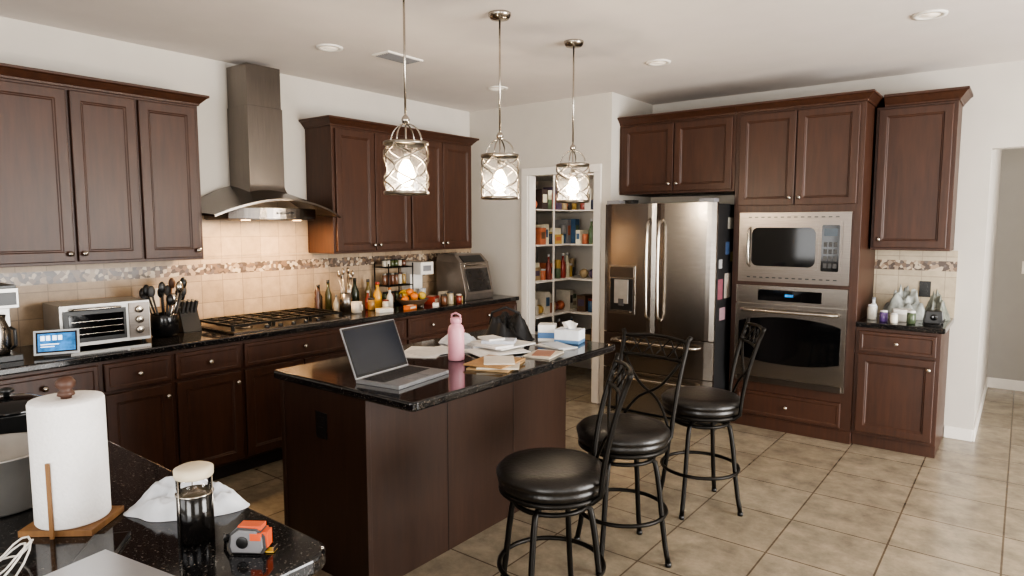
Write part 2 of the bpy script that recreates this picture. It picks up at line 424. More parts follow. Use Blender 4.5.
m.build('gas_cooktop',(-4.42,2.62,.915),pi/2,.0015,1)

# ------------------------------------------------------------ island
IX0,IX1,IY0,IY1=-2.81,-1.84,1.745,3.37
slab('island_countertop',rr(IX0,IX1,IY0,IY1,.03),.874,.914,.01)
m=MB(); bx0,bx1,by0,by1=-2.78,-2.165,1.78,3.33
m.box(bx0,bx1,by0,by1,.0,.872,WOODI)
m.box(bx1-.02,bx1+.006,by0-.006,by0+.02,0,.872,WOODI); m.box(bx0-.006,bx0+.02,by0-.006,by0+.02,0,.872,WOODI)
for y in (by0+.5,by0+1.02): m.box(bx1,bx1+.003,y-.002,y+.002,.0,.872,WOODD)
m.build('kitchen_island',bevel=.002,seg=1)
outlet((-2.47,by0-.0005,.70),0,BLACK)

# ------------------------------------------------------------ back wall: oven tower, fridge surround
YF=5.25
OX0,OX1=-1.84,-.93; D=YB-YF-.002
m=MB(); w=OX1-OX0
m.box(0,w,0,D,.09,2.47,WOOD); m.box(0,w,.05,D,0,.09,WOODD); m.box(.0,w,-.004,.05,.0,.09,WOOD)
door(m,.03,w/2,1.75,2.455,0,(w/2-.035,1.81)); door(m,w/2,w-.03,1.75,2.455,0,(w/2+.035,1.81))
drawer(m,.07,w-.07,.105,.30)
crown(m,0,w,0,D,2.47,.065,.055,False,True)
m.build('oven_tower_cabinet',(OX0,YF,0),0,.0015,1)
m=MB(); w=OX0-XS-.003
m.box(0,w,0,D,1.87,2.47,WOOD)
door(m,.03,w/2,1.885,2.455,0,(w/2-.035,1.95)); door(m,w/2,w-.02,1.885,2.455,0,(w/2+.035,1.95))
crown(m,0,w,0,D,2.47,.065,.055,False,False)
m.build('refrigerator_top_cabinet',(XS+.001,YF,0),0,.0015,1)
# microwave built-in
m=MB(); w=.80
m.box(0,w,-.022,.0,0,.535,STEELM)
m.box(.055,w-.055,-.036,-.022,.075,.465,STEELM)
def rrect(x0,x1,z0,z1,r,ya,yb,mat,n=6):
    pts=[]
    for cx,cz,a0 in [(x1-r,z0+r,-pi/2),(x1-r,z1-r,0),(x0+r,z1-r,pi/2),(x0+r,z0+r,pi)]:
        for i in range(n+1):
            a=a0+pi/2*i/n; pts.append((cx+r*math.cos(a),cz+r*math.sin(a)))
    m.rings([[(x,ya,z) for x,z in pts],[(x,yb,z) for x,z in pts]],mat)
rrect(.075,.59,.10,.44,.03,-.036,-.042,STEELM)
rrect(.105,.57,.125,.42,.05,-.042,-.0445,GLASSB)
rrect(.61,w-.07,.10,.44,.01,-.036,-.041,GLASSB)
rrect(.625,w-.085,.36,.415,.006,-.041,-.0425,C('#22303a',.2))
for r in range(4):
    for c in range(3): m.box(.625+c*.033,.65+c*.033,-.0425,-.041,.125+r*.052,.16+r*.052,DGREY)
m.tube([(.095,-.04,.12),(.09,-.07,.14),(.088,-.075,.27),(.09,-.07,.40),(.095,-.04,.42)],.009,CHROME,10)
for i in range(14): m.box(.07+i*.048,.095+i*.048,-.0235,-.021,.495,.503,BLACK); m.box(.07+i*.048,.095+i*.048,-.0235,-.021,.032,.04,BLACK)
m.build('microwave_oven',(OX0+.055,YF-.001,1.165),0,.003,2)
# wall oven
m=MB(); H=.765
m.box(0,w,-.022,0,0,H,STEEL)
m.box(.0,w,-.05,-.022,H-.135,H,STEEL)
m.box(.17,.63,-.052,-.049,H-.115,H-.03,GLASSB); m.box(.37,.43,-.0535,-.0515,H-.08,H-.06,BLUES)
m.box(.0,w,-.055,-.022,.05,H-.145,STEEL)
N=16; W0,W1=.03,w-.03; zb,zt2=.165,H-.235
ring=[(W0+(W1-W0)*i/N, zb+.045*abs(2*i/N-1)**2.5) for i in range(N+1)]+[(W1-(W1-W0)*i/N, zt2-.05+.05*math.sin(pi*i/N)**.7) for i in range(N+1)]
m.rings([[(x,-.056,z) for x,z in ring],[(x,-.0585,z) for x,z in ring]],GLASSB,False,True)
m.tube([(.05,-.055,H-.19),(.06,-.095,H-.19)]+[(.08+.64*i/10,-.10-.012*math.sin(pi*i/10),H-.19) for i in range(11)]+[(.74,-.095,H-.19),(.75,-.055,H-.19)],.013,CHROME,10)
m.box(.02,w-.02,-.04,-.022,.0,.045,STEELD)
m.build('wall_oven',(OX0+.055,YF-.001,.375),0,.004,2)
# right base + counter + upper
m=MB(); w=.52
m.box(0,w,0,D,.09,.874,WOOD); m.box(0,w,.03,D,0,.09,WOOD)
drawer(m,.02,w-.02,.70,.855); door(m,.02,w-.02,.11,.69,0,(w-.06,.62))
m.build('buffet_base_cabinet',(OX1+.002,YF,0),0,.0015,1)
slab('buffet_countertop',[(OX1+.003,YF-.03),(-.385,YF-.03),(-.385,YB-.001),(OX1+.003,YB-.001)])
m=MB(); w=.50; m.box(0,w,0,.325,1.42,2.46,WOOD)
door(m,.015,w-.02,1.435,2.445,0,(.055,1.50)); crown(m,.05,w,0,.325,2.46,.08,.06,False,True)
m.build('buffet_upper_cabinet',(OX1+.016,YB-.327,0),0,.0015,1)
m=MB(); x0=OX1+.002; m.box(x0,-.385,YB-.012,YB-.0005,.915,1.26,SPL_B); m.box(x0,-.385,YB-.014,YB-.0005,1.26,1.335,MOS); m.box(x0,-.385,YB-.012,YB-.0005,1.335,1.415,SPL_B); m.build('buffet_backsplash')
outlet((-.58,YB-.0125,1.12),0,BLACK)
m=MB(); m.box(-.04,.04,-.006,0,-.06,.06,WHITE); m.box(-.012,.012,-.010,-.006,-.025,.025,WHITE); m.build('light_switch',(.03,7.999,1.2),0,.002,1)

# ------------------------------------------------------------ fridge
m=MB(); FX0,FX1=-2.84,-1.87; w=FX1-FX0; h=1.78
m.box(.005,w-.005,.07,.90,.02,h-.01,FRSIDE); m.box(.02,w-.02,.10,.85,0,.03,BLACK)
def bow(x0,x1,z0,z1,full,d=.068,mat=STEEL):
    n=14; f=[]
    for i in range(n+1):
        x=x0+(x1-x0)*i/n; e=min(i,n-i)/n
        edge=.014*(1-min(1,e*8))**2
        f.append((x, .02+edge-.022*(1-((x-w/2)/(w/2))**2)))
    pts=f+[(x1,d),(x0,d)]
    m.rings([[(x,y,z0) for x,y in pts],[(x,y,z1) for x,y in pts]],mat,True,True)
bow(0,w/2-.003,.70,h,0); bow(w/2+.003,w,.70,h,0)
bow(0,w,.39,.693,0); bow(0,w,.05,.383,0)
m.box(.02,.14,.02,.12,h-.005,h+.03,GREY); m.box(w-.14,w-.02,.02,.12,h-.005,h+.03,GREY)
for x in (w/2-.05,w/2+.05):
    m.tube([(x,0,.83),(x,-.045,.86)]+[(x,-.058-.01*math.sin(pi*i/8),.88+.72*i/8) for i in range(9)]+[(x,-.045,1.62),(x,0,1.65)],.014,CHROME,10)
for z in (.64,.335):
    m.tube([(.10,.012,z),(.12,-.045,z)]+[(.14+.69*i/8,-.058-.01*math.sin(pi*i/8),z) for i in range(9)]+[(.85,-.045,z),(.87,.012,z)],.013,CHROME,10)
m.box(.06,.31,-.006,.02,.86,1.27,CHROME); m.box(.075,.295,-.010,.0,1.17,1.255,STEELD); m.box(.08,.29,-.008,-.001,.885,1.155,BLACK)
m.box(.10,.27,-.022,.0,.875,.893,CHROME); m.box(.12,.25,-.016,0,.95,1.15,SATIN); m.box(.16,.21,-.018,0,.93,.99,DGREY)
for (y,z,ww,hh,c) in [(.35,1.62,.12,.09,'#8a867c'),(.3,1.42,.09,.10,'#36496a'),(.16,1.1,.1,.16,'#7a4550'),(.32,1.12,.14,.2,'#9a9086'),(.15,1.3,.07,.07,'#9c9c9c'),(.22,.9,.12,.1,'#8a7076'),(.42,1.35,.1,.08,'#857a40')]:
    m.box(w-.006,w-.003,y-ww/2,y+ww/2,z-hh/2,z+hh/2,C(c))
m.build('refrigerator',(FX0,4.93,0),0,.003,2)
m=MB(); m.box(-.05,.05,-.04,.04,0,.035,DGREY); m.box(-.052,.052,-.042,.042,.035,.046,BLACK); m.box(-.02,.02,-.044,-.042,.02,.04,CHROME); m.build('small_storage_box',(-2.70,5.15,1.771))

# ------------------------------------------------------------ pendants
def pendant(x,y):
    m=MB(); zb=1.745; zt=1.985; R=.10
    m.lathe((0,0,CZ),[(.062,-.0005),(.062,-.012),(.05,-.03),(.012,-.036)],CHROME,28)
    m.cyl((0,0,2.10),.0055,CZ-.03-2.10,CHROME,10)
    m.lathe((0,0,2.072),[(.004,0),(.016,.004),(.02,.02),(.012,.035),(.005,.04)],CHROME,16)
    for z in (zb,zt-.012,):
        m.lathe((0,0,z),[(R+.002,0),(R+.006,.002),(R+.006,.014),(R+.002,.016),(R-.003,.016),(R-.003,0)],NICKD,36)
    for k in range(4):
        for ph in (0,pi):
            pts=[]
            for i in range(25):
                t=i/24; a=k*pi/2+pi/4+ (pi/4)*math.cos(t*pi*2+ph)*1.0
                pts.append(((R+.003)*math.cos(a),(R+.003)*math.sin(a),zb+.008+t*(zt-zb-.012)))
            m.tube(pts,.0042,NICKD,6)
    for a in (0,pi/2):
        pts=[]
        for i in range(17):
            t=pi*i/16; pts.append((R*.82*math.cos(t)*math.cos(a),R*.82*math.cos(t)*math.sin(a),zt+.087*math.sin(t)))
        m.tube(pts,.004,CHROME,6)
    for a in (0,pi/2): m.tube([(-R*math.cos(a),-R*math.sin(a),zt-.004),(R*math.cos(a),R*math.sin(a),zt-.004)],.0035,CHROME,6)
    m.cyl((0,0,1.93),.005,.145,CHROME,8); m.cyl((0,0,1.905),.016,.05,CHROME,14)
    m.lathe((0,0,1.785),[(.004,0),(.024,.01),(.042,.045),(.033,.085),(.014,.12)],BULB,18)
    o=m.build('pendant_light',(x,y,0),.3)
    g=MB(); g.lathe((0,0,zb+.004),[(R-.008,0),(R-.008,zt-zb-.02)],SGLASS,36)
    g.f=g.f[:-2]; g.mi=g.mi[:-2]; g.sm=g.sm[:-2]
    go=g.build('glass_shade',(0,0,0),0); go.parent=o
    l=bpy.data.lights.new('pendant_bulb','POINT'); l.energy=24; l.color=(1,.84,.64); l.shadow_soft_size=.035
    lo=bpy.data.objects.new('bulb_light',l); S.collection.objects.link(lo); lo.parent=o; lo.location=(0,0,1.762)
for x,y in ((-2.31,2.17),(-2.31,2.87),(-2.29,3.58)): pendant(x,y)

# ------------------------------------------------------------ bar stools (back toward local +y)
def stool(x,y,ang,base=10):
    m=MB()
    m.lathe((0,0,.565),[(.19,0),(.212,.006),(.218,.03),(.213,.035),(.222,.045),(.224,.06),(.205,.080),(.15,.090),(.05,.093),(.002,.093)],LEATH,40)
    m.lathe((0,0,.545),[(.205,0),(.214,.004),(.214,.02),(.205,.022)],BLACKM,40)
    m.cyl((0,0,.50),.045,.05,BLACKM,20); m.box(-.1,.1,-.1,.1,.525,.545,BLACKM)
    br=math.radians(base)-(ang-pi/2)
    for k in range(4):
        a=br+k*pi/2; ca,sa=math.cos(a),math.sin(a)
        prof=[(.05,.515),(.13,.512),(.165,.49),(.178,.43),(.19,.35),(.205,.22),(.222,.1),(.24,.012)]
        pts=[]
        for i in range(len(prof)-1):
            for t in (0,.5): pts.append([prof[i][q]*(1-t)+prof[i+1][q]*t for q in (0,1)])
        pts.append(prof[-1])
        m.tube([(r*ca,r*sa,z) for r,z in pts],.0125,BLACKM,10)
        m.cyl((.24*ca,.24*sa,0),.015,.02,BLACK,10)
    for R,z in ((.212,.235),(.15,.50)):
        m.tube([(R*math.cos(2*pi*i/40),R*math.sin(2*pi*i/40),z) for i in range(40)],.010,BLACKM,8,True)
    def bp(u,z):
        t=(z-.56)/.5
        return (u*(.155+.03*t), .185+.02*t+.085*t*t-.025*u*u+.02, z)
    for s in (-1,1):
        m.tube([(s*.14,.10,.548),(s*.15,.15,.552)]+[bp(s,.58+.46*i/10) for i in range(11)]+[bp(s*1.06,1.06)],.011,BLACKM,10)
    for z in (1.03,.94):
        m.tube([bp(-1+2*i/12,z+ (.012*math.cos((-1+2*i/12)*pi/2) if z>1 else 0)) for i in range(13)],.009,BLACKM,8)
    nd=5
    for k in range(nd):
        u0=-1+2*k/nd; u1=-1+2*(k+1)/nd; uc=(u0+u1)/2
        m.tube([bp(u0,.986),bp(uc,1.033),bp(u1,.986),bp(uc,.942)],.0055,BLACKM,6,True)
    for s in (-1,1):
        m.tube([bp(s*(-.9+1.8*(i/12)),.60+.335*(i/12)+.03*math.sin(2*pi*i/12)) for i in range(13)],.007,BLACKM,8)
    m.tube([bp(-1+2*i/10,.62-.01*math.cos((-1+2*i/10)*pi/2)) for i in range(11)],.008,BLACKM,8)
    m.build('bar_stool',(x,y,0),ang-pi/2)
stool(-1.45,2.13,math.radians(36),12); stool(-1.48,2.78,math.radians(84),5); stool(-1.40,3.56,math.radians(30),0)

# ------------------------------------------------------------ laptop etc. on island
CT=.915
def laptop(name,x,y,z,rz,w=.35,d=.24,openang=110,mat=SILV):
    m=MB()
    if openang:
        m.box(-w/2,w/2,0,d,0,.016,mat); m.box(-w/2+.02,w/2-.02,.095,d-.02,.016,.0172,BLACK)
        m.box(-.055,.055,.012,.085,.016,.0168,GREY)
        for r in range(5):
            for c in range(13): 
                xx=-w/2+.026+c*(w-.052)/13; m.box(xx,xx+(w-.052)/13-.003,.10+r*.023,.12+r*.023,.0172,.0185,C('#2a2a2c'))
        m.M=Matrix.Translation((0,d,.014))@Matrix.Rotation(math.radians(-(openang-90)),4,'X')
        m.box(-w/2,w/2,-.003,.004,0,d*.98,mat); m.box(-w/2+.004,w/2-.004,-.0045,-.003,.006,d*.98-.004,BLACK); m.box(-w/2+.012,w/2-.012,-.005,-.0045,.018,d*.98-.012,SCREEN)
        m.M=Matrix()
    else:
        m.box(-w/2,w/2,0,d,.001,.010,mat); m.box(-w/2,w/2,0,d,.011,.018,mat); m.box(-w/2+.01,w/2-.01,.005,d,.0095,.0115,BLACK); m.cyl((0,d/2,.018),.016,.0004,CHROME,24)
        for sx in (-1,1):
            for yy in (.02,d-.02): m.cyl((sx*(w/2-.03),yy,0),.008,.002,BLACK,10)
    return m.build(name,(x,y,z),rz,.0012,1)
laptop('laptop',-2.06,2.03,CT,math.radians(98),.36,.24,112)
m=MB(); m.lathe((0,0,0),[(.038,0),(.042,.004),(.042,.155),(.036,.175),(.024,.185),(.024,.19),(.029,.192),(.029,.215),(.022,.220),(.001,.222)],PINK,28)
m.tube([(-.028,0,.208),(-.03,0,.232),(0,0,.243),(.03,0,.232),(.028,0,.208)],.005,PINK,8)
m.build('water_bottle',(-2.27,2.46,CT))
def paper_stack(name,x,y,items,z=CT):
    m=MB(); zz=0
    for (dx,dy,w,d,h,r,c) in items:
        m.M=T(dx,dy,0,math.radians(r)); m.box(-w/2,w/2,-d/2,d/2,zz,zz+h,C(c)); zz+=h+.0003
    m.M=Matrix(); return m.build(name,(x,y,z))
paper_stack('magazine_stack',-2.02,2.48,[(0,0,.21,.28,.008,20,'#a88a62'),(.01,.01,.2,.27,.006,35,'#cfc6b4'),(-.01,0,.21,.26,.007,12,'#a57f52'),(0,.02,.15,.2,.004,40,'#d9d2c4')])
paper_stack('mail_pile',-2.29,2.79,[(0,0,.22,.3,.006,10,'#dedcd8'),(.06,-.05,.22,.3,.005,-25,'#e8e6e2'),(-.07,.05,.24,.12,.010,60,'#c9cdd4'),(.03,.06,.21,.28,.008,-5,'#e3e0da'),(.0,-.02,.12,.24,.012,75,'#eae8e5'),(.02,.02,.18,.12,.016,30,'#c8cdd6'),(-.02,.0,.13,.1,.01,-20,'#e6e3dd')])
paper_stack('paper_sheets',-2.55,2.50,[(0,0,.22,.3,.003,30,'#ece9e3'),(.04,.04,.2,.26,.003,-10,'#dcdad6')])
paper_stack('notepad',-1.99,2.84,[(0,0,.15,.21,.008,12,'#d2c9b8'),(0,.0,.1,.15,.003,24,'#9a6a52')])
paper_stack('envelope_stack',-2.07,3.08,[(0,0,.12,.22,.006,80,'#dcdad4'),(.01,.0,.11,.2,.005,65,'#c2c6ca')])
def lumpy(name,loc,rx,ry,h,mat,seed,rz=0,k=9,amp=.35,pw=3):
    m=MB()
    def fn(u,v):
        a=2*pi*u; r=v
        n=mnoise.noise(Vector((math.cos(a)*r*k*.35+seed,math.sin(a)*r*k*.35,seed*.7)))
        n2=mnoise.noise(Vector((math.cos(a)*r*k+seed,math.sin(a)*r*k,seed)))
        n3=abs(mnoise.noise(Vector((math.cos(a)*r*k*.6-seed,math.sin(a)*r*k*.6,seed))))
        rr_=1+.22*mnoise.noise(Vector((math.cos(a)*1.6+seed,math.sin(a)*1.6,3)))
        z=h*max(0,(1-r**pw))*(1+amp*n*2-amp*.8*n3)+h*.35*n2*(1-r)
        return (rx*r*rr_*math.cos(a),ry*r*rr_*math.sin(a),max(0.001,z) if r<1 else 0)
    m.grid(fn,64,26,mat); return m.build(name,loc,rz)
lumpy('white_cloth',(-2.62,2.86,CT+.0),.11,.12,.045,CLOTH,2.2)
o=lumpy('black_handbag',(-2.46,3.13,CT),.15,.16,.15,BAGM,5.1,.3,7,.25)
m=MB(); m.tube([(-.11,-.02,.08),(-.09,-.03,.16),(0,-.03,.195),(.08,-.02,.16),(.10,0,.08)],.008,BAGM,8)
m.tube([(.06,-.10,.09),(.10,-.14,.05),(.16,-.12,.012),(.18,-.04,.012)],.007,BAGM,8)
h_=m.build('strap',(0,0,0)); h_.parent=o
m=MB(); m.box(-.075,.075,-.06,.06,0,.08,C('#dfe3e6')); m.box(-.0755,.0755,-.0605,.0605,.0,.022,C('#5c83aa')); m.lathe((0,0,.0795),[(.035,0),(.034,.001)],C('#9fb4c6'),20)
def tis(u,v): return ((u-.5)*.07*(1+.5*v),.012*math.sin(u*9+v*3),.078+v*.05*(1-.5*abs(u-.5)))
m.grid(tis,12,6,PAPER); m.build('tissue_box',(-2.09,3.25,CT),.25,.002,1)
m=MB(); m.box(-.05,.05,-.05,.05,0,.10,C('#e6e4de')); m.box(-.051,.051,-.051,-.0505,.02,.055,C('#4a6f9c')); m.box(.0505,.0512,-.03,.03,.03,.07,C('#4a6f9c')); m.build('food_carton',(-2.23,3.22,CT),.5,.003,1)

# ------------------------------------------------------------ peninsula items
m=MB()
m.rings([[(-.062,-.08,0),(.068,-.08,0),(.068,.08,0),(-.062,.08,0)],[(-.062,-.08,.014),(.068,-.08,.014),(.068,.08,.014),(-.062,.08,.014)]],PINE)
m.lathe((0,0,.0145),[(.011,0),(.011,.285),(.018,.288),(.016,.296),(.011,.30),(.019,.308),(.02,.318),(.013,.328),(.002,.331)],C('#4a3024'),20)
m.lathe((0,0,0),[(.022,.016),(.072,.016),(.0745,.020),(.0745,.290),(.072,.295),(.022,.295)],TOWELP,44)
m.box(.0755,.0805,-.004,.004,.0,.17,PINE)
m.build('paper_towel_holder',(-1.70,.54,CT),math.radians(-50))
m=MB()   # french press
m.lathe((0,0,0),[(.034,0),(.037,.004),(.037,.105),(.035,.107)],C('#0d0b0a',.15),28)
m.lathe((0,0,.143),[(.038,0),(.040,.003),(.040,.018),(.03,.023),(.002,.025)],CREAM,28)
m.lathe((0,0,.107),[(.036,0),(.037,.037)],GLASS,28)
for a in range(3): 
    aa=a*2*pi/3+.4; m.tube([(.0385*math.cos(aa),.0385*math.sin(aa),.0),(.0385*math.cos(aa),.0385*math.sin(aa),.146)],.0014,CHROME,6)
m.lathe((0,0,.104),[(.0375,0),(.039,.001),(.039,.004),(.0375,.005)],CHROME,28)
m.build('french_press',(-1.40,.675,CT),2.4)
m=MB()   # tape measure
prof=[(-.036,0),(.034,0),(.040,.012),(.038,.038),(.022,.054),(-.018,.056),(-.036,.042),(-.040,.015)]
m.rings([[(x,-.016,z) for x,z in prof],[(x,.016,z) for x,z in prof]],DGREY)
m.rings([[(x*.86,-.020,z*.86+.004) for x,z in prof],[(x*.86,.020,z*.86+.004) for x,z in prof]],GREY)
m.box(-.02,.030,-.014,.014,.050,.059,REDO); m.box(.030,.0425,-.013,.013,.012,.046,REDO); m.box(.008,.032,-.0205,.0205,.030,.046,REDO)
m.cyl((-.008,-.020,.026),.013,-.002,BLACK,20,'y'); m.box(.036,.055,-.010,.010,0,.003,C('#c9a238')); m.box(.053,.055,-.010,.010,-.0,.012,CHROME)
m.tube([(-.04,.0,.03),(-.065,.02,.012),(-.08,.05,.006),(-.05,.065,.006)],.004,BLACK,6)
m.build('tape_measure',(-1.26,.72,CT),math.radians(35),.002,2)
lumpy('kitchen_towel',(-1.575,.745,CT),.14,.075,.065,CLOTH,8.3,.75,8,.35,2)
laptop('closed_laptop',-1.27,.32,CT,math.radians(10),.32,.23,0,SILV)
m=MB()
for k,(ox,oy,rr0) in enumerate([(0,0,.05),(.01,-.02,.06),(-.01,.01,.045)]):
    m.tube([(ox+rr0*math.cos(t*.42+k),oy+rr0*math.sin(t*.42+k)*.8,.004+.05*max(0,math.sin(t*.42+k*1.4))) for t in range(20)],.002,WHITE,6)
m.build('charging_cable',(-1.56,.375,CT+.002))
m=MB()
m.box(-.037,.037,-.075,.075,0,.008,BLACK); m.box(-.034,.034,-.072,.072,.008,.0085,GLASSB); m.box(-.010,.010,-.068,-.066,.0085,.0088,GREY)
m.build('smartphone',(-1.50,.52,CT),.9,.002,2)
m=MB()  # stainless stock pot
m.lathe((0,0,0),[(.118,0),(.125,.006),(.125,.13),(.131,.132),(.131,.136),(.121,.136),(.119,.01),(.002,.008)],SATIN,44)
for s in (-1,1): m.tube([(s*.124,-.035,.10),(s*.155,-.03,.102),(s*.162,0,.103),(s*.155,.03,.102),(s*.124,.035,.10)],.006,CHROME,8)
m.build('stock_pot',(-1.985,.47,CT),.9)
m=MB()
m.lathe((0,0,0),[(.10,0),(.115,.006),(.118,.12),(.122,.124),(.115,.126)],BLACK,36)
m.lathe((0,0,.124),[(.121,0),(.11,.014),(.06,.032),(.002,.038)],GLASSB,36); m.lathe((0,0,.16),[(.008,0),(.008,.012),(.02,.016),(.018,.026),(.002,.03)],BLACK,16)
for s in (-1,1): m.tube([(s*.117,-.03,.1),(s*.15,-.03,.105),(s*.155,0,.107),(s*.15,.03,.105),(s*.117,.03,.1)],.007,BLACK,8)
m.build('cooking_pot',(-2.45,.62,CT),1.2)

# ------------------------------------------------------------ left counter items
def place_left(m,name,y,x,rz=0,bevel=.003): return m.build(name,(x,y,CT),pi/2+rz,bevel,2)
m=MB()
m.box(-.23,.23,-.30,0,.015,.245,SATIN); m.box(-.215,.10,-.308,-.30,.035,.215,BLACK); m.box(-.19,.085,-.312,-.308,.06,.19,GLASSB)
m.tube([(-.18,-.31,.220),(-.17,-.34,.222),(.06,-.34,.222),(.07,-.31,.220)],.007,CHROME,8)
m.box(.115,.225,-.306,-.30,.03,.235,STEELD)
for z in (.075,.135,.195): m.lathe((.17,-.306,z),[(.022,0),(.020,-.016),(.004,-.018)],CHROME,18,True,'y')
for x in (-.2,.2):
    for y in (-.27,-.03): m.cyl((x,y,0),.012,.016,BLACK,10)
for i in range(3): m.box(-.18,.08,-.3125,-.3118,.08+i*.035,.083+i*.035,CHROME)
place_left(m,'toaster_oven',1.55,-4.42,math.radians(-3))
m=MB()
m.M=Matrix.Rotation(math.radians(-18),4,'X')
m.box(-.10,.10,-.012,.0,.01,.14,C('#b8bcc0')); m.box(-.090,.090,-.0135,-.012,.020,.130,GLASSB); m.box(-.082,.082,-.0142,-.0135,.028,.122,BLUES)
for (a,b,z0,z1) in [(-.07,-.052,.085,.11),(-.046,-.028,.085,.11),(-.018,0,.085,.11),(.006,.024,.085,.11),(-.07,.01,.062,.067),(-.07,-.01,.050,.054)]: m.box(a,b,-.0146,-.0142,z0,z1,TXT)
m.M=Matrix()
m.rings([[(-.06,-.005,0),(.06,-.005,0),(.05,.11,0),(-.05,.11,0)],[(-.055,.035,.07),(.055,.035,.07),(.04,.07,.06),(-.04,.07,.06)]],DGREY)
place_left(m,'smart_display',1.24,-3.99,math.radians(-22))
m=MB()
m.box(-.09,.09,-.13,.13,0,.03,BLACK); m.box(-.085,.085,.02,.12,.03,.36,SATIN); m.box(-.09,.09,-.12,.12,.27,.37,SATIN); m.box(-.08,.08,-.1225,-.119,.285,.35,BLACK); m.box(-.085,.085,-.11,.11,.37,.385,BLACK)
m.lathe((0,-.045,.03),[(.055,0),(.065,.03),(.065,.12),(.045,.18),(.05,.20),(.045,.205)],STEEL,28)
m.tube([(.05,-.10,.17),(.06,-.135,.16),(.06,-.135,.08),(.05,-.10,.06)],.008,BLACK,8)
place_left(m,'coffee_maker',1.01,-4.15,0)
m=MB()
m.lathe((0,0,0),[(.068,0),(.078,.008),(.082,.10),(.078,.13),(.074,.14),(.066,.138),(.064,.02),(.002,.01)],P('black_gloss','#121213',.18),32)
for i in range(17):
    a=i*2.4; r=.02+.025*random.random(); hh=.20+.10*random.random(); dx=.075*math.cos(a); dy=.075*math.sin(a)
    mt=random.choice([BLACK,BLACK,C('#4a2f1e'),CHROME,DGREY])
    m.tube([(r*math.cos(a),r*math.sin(a),.03),(r*math.cos(a)+dx,r*math.sin(a)+dy,hh)],.006,mt,8)
    m.ball((r*math.cos(a)+dx*1.12,r*math.sin(a)+dy*1.12,hh+.03),(.022,.012+.014*random.random(),.036),mt,12,8)
place_left(m,'utensil_crock',1.90,-4.22,0,0)
m=MB()
m.rings([[(-.06,-.1,0),(.06,-.1,0),(.06,.06,0),(-.06,.06,0)],[(-.06,-.04,.16),(.06,-.04,.16),(.06,.09,.13),(-.06,.09,.13)]],BLACK)
for i in range(4):
    for j in range(2):
        m.M=T(-.04+i*.027,-.04+j*.05,.11,0,math.radians(25)); m.box(-.008,.008,-.012,.012,0,.10,DGREY)
m.M=Matrix(); place_left(m,'knife_block',2.08,-4.33,0,.002)
def bottle(m,x,y,r,h,col,cap,z=0,neck=.4):
    m.lathe((x,y,z),[(r*.9,0),(r,.004),(r,h*.55),(r*neck,h*.75),(r*neck,h*.9)],C(col,.2),20)
    m.lathe((x,y,z+h*.9),[(r*neck*1.15,0),(r*neck*1.15,h*.1),(.002,h*.102)],C(cap),14)
def jar(m,x,y,r,h,col,cap,z=0):
    m.lathe((x,y,z),[(r*.92,0),(r,.004),(r,h*.8),(r*.85,h*.86)],C(col,.2),20); m.lathe((x,y,z+h*.86),[(r*.9,0),(r*.9,h*.14),(.002,h*.142)],C(cap),18)
for (y,x,r,h,c,cp) in [(3.17,-4.40,.03,.22,'#2a2014','#111111'),(3.27,-4.41,.026,.25,'#34341a','#222222'),(3.24,-4.27,.022,.14,'#8a8478','#555555'),(3.62,-4.22,.034,.22,'#c4912f','#a8402f'),(3.70,-4.16,.028,.17,'#c9c2b6','#b8702e'),(3.53,-4.40,.034,.25,'#232c1f','#111111'),(3.46,-4.39,.028,.20,'#4a2a1a','#222222'),(3.68,-4.41,.03,.23,'#6a5a2c','#333333'),(3.55,-4.26,.024,.15,'#7a3424','#d0c8b8')]:
    m=MB(); bottle(m,0,0,r,h,c,cp); m.build('oil_bottle',(x,y,CT))
for (x,y,r,h,c,cp) in [(-4.18,3.52,.03,.10,'#8a6a3c','#2a2a2a'),(-4.12,3.62,.028,.08,'#b8b0a0','#6a2a20'),(-3.96,4.14,.03,.09,'#5a3a26','#222222'),(-3.96,4.22,.03,.11,'#a89a80','#3a3a3a'),(-3.95,4.32,.027,.08,'#7a2f24','#d0c8b8')]:
    m=MB(); jar(m,0,0,r,h,c,cp); m.build('spice_jar',(x,y,CT))
m=MB(); m.lathe((0,0,0),[(.045,0),(.05,.004),(.05,.14),(.046,.142),(.044,.01),(.002,.008)],STEEL,28)
for i in range(6):
    a=i*1.05; m.tube([(.02*math.cos(a),.02*math.sin(a),.02),(.05*math.cos(a),.05*math.sin(a),.25+.02*(i%3))],.004,CHROME,8); m.ball((.053*math.cos(a),.053*math.sin(a),.28+.02*(i%3)),(.018,.010,.028),CHROME,12,8)
m.build('steel_utensil_canister',(-4.30,3.36,CT))
m=MB()
m.lathe((0,0,0),[(.026,0),(.028,.01),(.018,.06),(.024,.12),(.016,.14),(.024,.17),(.012,.2),(.002,.205)],P('mill_wood','#3b2417',.3),20); m.build('pepper_mill',(-4.33,3.11,CT))
m=MB(); m.lathe((0,0,0),[(.03,0),(.04,.004),(.044,.09),(.040,.09),(.036,.008),(.002,.006)],C('#b8b2a8'),24); m.tube([(.043,0,.075),(.07,0,.07),(.07,0,.03),(.04,0,.02)],.005,C('#b8b2a8'),8); m.build('coffee_mug',(-4.12,3.32,CT))
m=MB() # wire rack
for z in (.0,.16,.32):
    m.tube([(-.14,-.09,z+.006),(.14,-.09,z+.006),(.14,.09,z+.006),(-.14,.09,z+.006)],.005,BLACKM,6,True)
    for i in range(8): m.tube([(-.12+i*.034,-.09,z+.006),(-.12+i*.034,.09,z+.006)],.003,BLACKM,6)
for x in (-.14,.14):
    for y in (-.09,.09): m.tube([(x,y,0),(x,y,.36)],.006,BLACKM,8)
